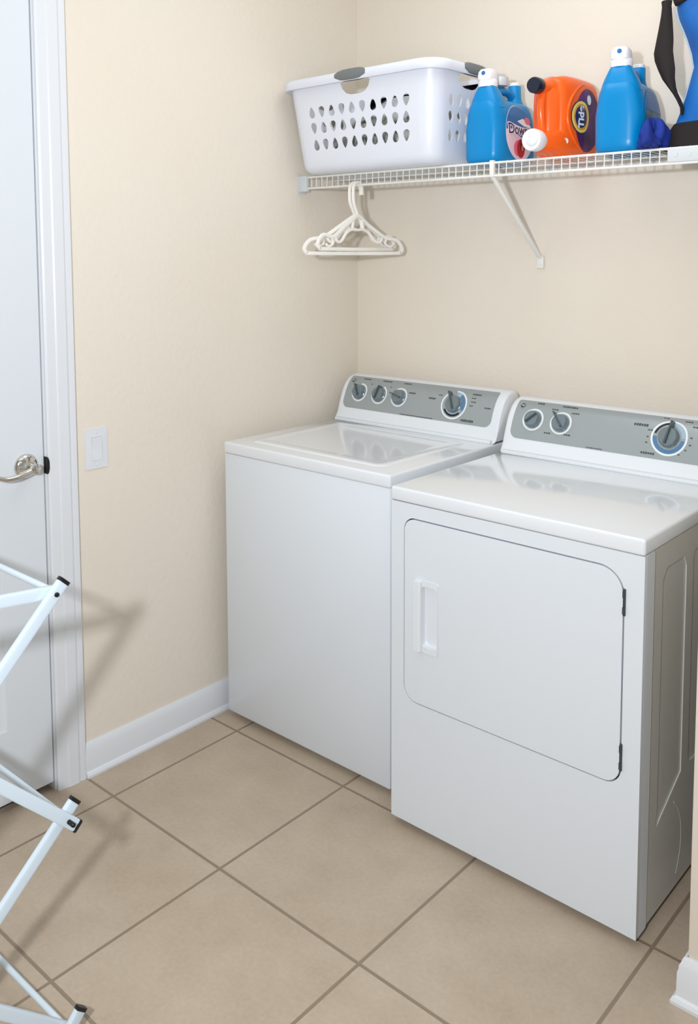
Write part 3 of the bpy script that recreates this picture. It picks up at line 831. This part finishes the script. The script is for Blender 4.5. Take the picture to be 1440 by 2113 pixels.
def patch(polys, off, m, root, name, sub=0.01, thick=0.0004):
    bm = fill2d(polys, thick); subdiv_long(bm, sub)
    return finish(remap(bm, lambda u, v, w_: (jx(u, v)+off+w_, u, v)), name, m, root, smooth=1.2)
def patch_text(s, size, cx, cy, rot, off, m, root, name='lettering', sxy=(1, 1), bold=0.0006):
    bm = text2d(s, size, 0.0004, bold); subdiv_long(bm, 0.012)
    c, s_ = math.cos(rot), math.sin(rot)
    return finish(remap(bm, lambda u, v, w_: (lambda a, b: (jx(a, b)+off+w_, a, b))(cx+(u*c-v*s_)*sxy[0], cy+(u*s_+v*c)*sxy[1])), name, m, root, smooth=0)

def clip_ellipse(cx, cy, rx, ry, lo, hi, n=60, wave=0.0):
    """ellipse cut to a band of v between lo and hi"""
    pts = ellipse(cx, cy, rx, ry, n); out = []
    for u, v in pts:
        vv = min(max(v, lo), hi); out.append((u, vv))
    return out

def softener(loc, rz, label, sc=1.0, cup=False, teal=False):
    j = thing('detergent_jug', label, 'jug', loc, rz, 'blue jugs on the wire shelf')
    j.scale = (sc, 1, 1)
    jug_body(M['jug_blue'], j)
    tap(j, M['cap_white'], M['label_blue'])
    bm = bmesh.new(); lathe(bm, [(0.0175, 0.247), (0.0175, 0.255), (0.016, 0.257), (0, 0.257)], 24, (0, 0.196, 0))
    finish(bm, 'cap', M['cap_white'], j)
    cx, cy, rx, ry = 0.118, 0.091, 0.078, 0.083
    lab = patch([ellipse(cx, cy, rx, ry, 60)], 0.0012, M['label_pale'] if not teal else M['label_teal'], j, 'label')
    if teal:
        patch([clip_ellipse(cx, cy, rx*0.98, ry*0.98, cy+0.02, cy+0.09)], 0.0018, M['label_blue'], lab, 'label_band')
        return j
    patch([[(p[0], p[1]) for p in ellipse(cx, cy, rx*0.985, ry*0.985, 80) if p[1] > cy+0.005] + [(cx-0.02, cy+0.012), (cx-0.05, cy+0.028)]], 0.0018, M['label_blue'], lab, 'label_sky')
    patch([[(cx-0.02, cy-0.004), (cx+0.078, cy-0.006), (cx+0.07, cy-0.034), (cx+0.03, cy-0.018), (cx+0.0, cy-0.012)]], 0.0019, M['label_blue'], lab, 'label_wave')
    patch([[(cx-0.015, cy+0.034), (cx+0.02, cy+0.045), (cx+0.06, cy+0.028), (cx+0.066, cy+0.018), (cx+0.02, cy+0.022)]], 0.0022, M['label_white'], lab, 'label_swoosh')
    patch([ellipse(cx+0.045, cy+0.04, 0.017, 0.011, 20)], 0.0024, M['label_pink'], lab, 'label_swoosh')
    patch_text('Downy', 0.044, cx-0.004, cy+0.008, 0.0, 0.0023, M['label_white'], lab, bold=0.0032)
    patch_text('Downy', 0.044, cx-0.004, cy+0.008, 0.0, 0.0029, M['label_navy'], lab, bold=0.0004)
    patch([ellipse(cx-0.012, cy-0.046, 0.025, 0.024, 30)], 0.0022, M['label_pink'], lab, 'label_flower')
    patch([ellipse(cx+0.002, cy-0.046, 0.022, 0.028, 30)], 0.0026, M['label_red'], lab, 'label_flower')
    patch([ellipse(cx+0.01, cy-0.036, 0.014, 0.019, 30)], 0.0030, M['label_maroon'], lab, 'label_flower')
    patch([ellipse(cx+0.010, cy-0.044, 0.006, 0.010, 20)], 0.0034, M['label_peach'], lab, 'label_flower')
    if cup:
        bm = bmesh.new(); lathe(bm, [(0.022, 0.0), (0.0235, 0.002), (0.025, 0.026), (0.0235, 0.026), (0.021, 0.003), (0, 0.003)], 24, (0, 0.112, 0.2365))
        finish(bm, 'measuring_cup', M['cup'], j)
    return j
SHT = SZ + 0.0018
softener((0.751, -0.312, SHT), 0.0, 'blue softener jug with white tap beside the laundry basket', cup=True)
softener((1.182, -0.318, SHT), 0.13, 'blue softener jug with white tap between the orange jug and blue cloth', teal=True)

tj = thing('detergent_jug', 'orange detergent jug with navy cap lying on its side between the blue jugs', 'jug', (0.954, -0.085, SHT), 0.0)
inner = tj
def lay(o):   # stand-up jug -> lying: top points to the front
    o.rotation_euler = (PI/2, 0, 0)
    return o
b_ = lay(jug_body(M['jug_orange'], tj, True))
bm = bmesh.new(); lathe(bm, [(0.0215, 0.236), (0.0225, 0.24), (0.0225, 0.262), (0.020, 0.268), (0, 0.268)], 28, (0, 0.196, 0))
lay(finish(bm, 'cap', M['navy'], tj))
bm = bmesh.new(); lathe(bm, [(0.024, 0.222), (0.0245, 0.236), (0.029, 0.238), (0.0305, 0.244), (0.0315, 0.268), (0.029, 0.2745), (0.0, 0.275)], 28, (0, 0.045, 0)); 
tp = lay(finish(bm, 'dispenser_tap', M['cap_white'], tj))
bm = bmesh.new(); lathe(bm, [(0.017, 0.2745), (0.0175, 0.280), (0.012, 0.284), (0.0, 0.2845)], 24, (0.004, 0.045, 0))
finish(bm, 'tap_button', M['ring_white'], tp)
lcx, lcy = 0.112, 0.094   # label centre in (local y, z): y -> height when lying
lab = patch([ellipse(lcx, lcy-0.022, 0.090, 0.0685, 60)], 0.0012, M['label_purple'], tj, 'label'); lay(lab)
def lp(polys, off, m, name): patch(polys, off, m, lab, name)
lp([ellipse(lcx+0.006, lcy+0.020, 0.048, 0.044, 48)], 0.0017, M['label_navy'], 'logo_field')
lp([ellipse(lcx+0.006, lcy+0.020, 0.0445, 0.0405, 48), ellipse(lcx+0.006, lcy+0.020, 0.036, 0.033, 48)], 0.0023, M['label_yellow'], 'logo_ring')
lp([ellipse(lcx+0.006, lcy+0.020, 0.035, 0.032, 48), ellipse(lcx+0.006, lcy+0.020, 0.031, 0.028, 48)], 0.0023, M['label_amber'], 'logo_ring')
patch_text('Tide', 0.034, lcx+0.006, lcy+0.020, 0.0, 0.0030, M['label_white'], lab, bold=0.0012)
lp([ellipse(lcx+0.058, lcy-0.022, 0.014, 0.012, 24)], 0.0024, M['label_white'], 'label_spot')
rib = [(0.118 + 0.098*math.cos(math.radians(a)), 0.060 + 0.108*math.sin(math.radians(a))) for a in range(12, 169, 6)]
bm = bmesh.new(); tube(bm, [(jx(u, v) - 0.0005, u, v) for u, v in rib], [0.0012 + 0.0042*max(0.0, math.sin(PI*i/(len(rib)-1)))**0.6 for i in range(len(rib))], 12)
lay(finish(bm, 'moulded_rib', M['jug_orange'], tj, smooth=1.5))
st = fill2d([ellipse(0.046, 0.172, 0.0085, 0.0085, 24)], 0.0006)
finish(remap(st, lambda u, v, w_: (jx(u, v)+0.001+w_, u, v)), 'sticker', M['label_white'], lab)

# ------------------------------------------------------------------ blue cloth and bag at the right end
o = crumple('crumpled_cloth', 1.270, -0.275, SHT, 0.036, 0.062, 0.060, M['cloth_blue'], 11, amp=0.42)
tag(o, 'crumpled royal blue cloth between the right blue jug and the bag', 'cloth')
bag = thing('tote_bag', 'bright blue bag with black base and strap at the right end of shelf', 'bag', (1.458, -0.165, SHT))
def bag_left(z):   # left contour of the blue body, measured from x = 1.47
    T = ((0.0, -0.196), (0.055, -0.168), (0.065, -0.160), (0.10, -0.146), (0.13, -0.136), (0.165, -0.126), (0.21, -0.114), (0.245, -0.121), (0.29, -0.137), (0.34, -0.160), (0.372, -0.168), (0.385, -0.160))
    for (a, b), (c, d) in zip(T, T[1:]):
        if a <= z <= c: return b+(d-b)*(z-a)/(c-a)
    return T[-1][1]
def bag_loft(name, zs, m, parent, grow=0.0, seed=0):
    bm = bmesh.new(); secs = []
    for z in zs:
        l = bag_left(z) - grow; h_ = 0.08 + 0.022*(1-z/0.39) + grow
        n = 44; ring = []
        for k in range(n):
            a = 2*PI*k/n; co, si = math.cos(a), math.sin(a); p = 3.4
            wob = 1 + 0.02*math.sin(5*a+z*40+seed)
            x = math.copysign(abs(co)**(2/p), co); y = math.copysign(abs(si)**(2/p), si)
            ring.append(bm.verts.new((x*(-l if x < 0 else 0.145+grow), y*h_*wob, z)))
        secs.append(ring)
    skin(bm, secs)
    return finish(bm, name, m, parent, smooth=1.0)
bb = bag_loft('body', [0.06+0.325*k/26 for k in range(27)], M['bag_blue'], bag)
bag_loft('base', [0.0, 0.004, 0.02, 0.04, 0.058, 0.066, 0.067], M['bag_black'], bag, 0.004)
bm = bmesh.new()
tube(bm, [((bag_left(z))*(1-(0.04/(0.08+0.022*(1-z/0.39)))**3.4)**(1/3.4) - 0.001, -0.04, z) for z in [0.12+0.25*k/24 for k in range(25)]], 0.0032, 8)
finish(bm, 'piping', M['piping'], bag)
bm = bmesh.new()
tube(bm, catmull([(-0.16, -0.06, 0.385), (-0.05, -0.06, 0.40), (0.14, -0.05, 0.40)], 6), 0.014, 10)
finish(bm, 'top_hem', M['bag_black'], bag)
# wide black strap bowing out to the left
bm = bmesh.new(); sp = []
SL = ((0.385, -0.176, 0.030), (0.372, -0.176, 0.026), (0.35, -0.176, 0.030), (0.32, -0.177, 0.038), (0.285, -0.179, 0.047), (0.255, -0.182, 0.052), (0.235, -0.179, 0.052), (0.21, -0.172, 0.046), (0.185, -0.166, 0.034), (0.16, -0.155, 0.020), (0.145, -0.147, 0.014), (0.125, -0.136, 0.012), (0.105, -0.127, 0.010), (0.088, -0.126, 0.010))
for z, xc, wd in SL:
    sp.append([bm.verts.new((xc+dx*wd/2, -0.075-0.010*(1-dx*dx)+dy*0.003, z)) for dx, dy in ((-1, 0), (-0.5, -1), (0, -1), (0.5, -1), (1, 0), (0.5, 1), (0, 1), (-0.5, 1))])
skin(bm, sp)
finish(bm, 'strap', M['bag_black'], bag, smooth=1.0)

# ------------------------------------------------------------------ drying rack
rk = thing('drying_rack', 'white folding accordion drying rack with black end caps in front of the door', 'drying rack', (0.767, -1.725, 0))
XF, XB = 0.0, -0.62           # near frame / far frame
yA, zA, yB, zB, yC, zC = -0.018, 0.900, 0.001, 0.447, -0.018, 0.036
YO = -0.45                     # outer row of joints
def bar(x, p, q, e0, e1, cap0=False, cap1=False):
    a = Vector((x, p[0], p[1])); b = Vector((x, q[0], q[1])); d = (b-a).normalized()
    a2 = a - d*e0; b2 = b + d*e1
    bm = bmesh.new(); tube(bm, [a2, b2], 0, 16, sq=(0.0118, 0.0062, (0, -d.z, d.y)))
    o = finish(bm, 'bar', M['rack'], rk, smooth=0.5)
    for flag, e, s in ((cap0, a2, -1), (cap1, b2, 1)):
        if flag:
            bm = bmesh.new(); tube(bm, [e - d*s*0.001, e + d*s*0.006], 0, 16, sq=(0.0124, 0.0068, (0, -d.z, d.y)))
            finish(bm, 'end_cap', M['black'], o)
    return o
for X0, s in ((XF, 1), (XB, -1)):
    A, B, C = (yA, zA), (yB, zB), (yC, zC); A2, B2, C2 = (YO, zA), (YO, zB), (YO, zC)
    bar(X0+0.014*s, A, B2, 0.024, 0.022, True, True)      # steep bar of the upper cross
    bar(X0, B, A2, 0.024, 0.022, True, True)              # flatter bar of the upper cross
    bar(X0-0.014*s, B, C2, 0.032, 0.010, True, True)      # lower cross
    bar(X0, C, B2, 0.014, 0.022, True, True)
    bar(X0, A, (YO-0.02, zA+0.05), 0.012, 0.02, False, True)   # top arm
    bar(X0+0.014*s, C, (yC+0.018, zC+0.02), 0.0, 0.012, False, True)
for (y, z) in ((yA, zA), (yB, zB), (yC, zC), (YO, zA), (YO, zB), (YO, zC), (-0.225, 0.67), (-0.225, 0.24)):
    bm = bmesh.new(); tube(bm, [(XF+0.006, y, z+0.004), (XB-0.006, y, z+0.004)], 0.0062, 12)
    finish(bm, 'rod', M['rack'], rk)
    bm = bmesh.new(); lathe(bm, [(0.0045, 0.0), (0.0045, 0.0225), (0.003, 0.0245), (0, 0.025)], 14, (XF, y, z), (1, 0, 0))
    finish(bm, 'rivet', M['bronze'], rk)
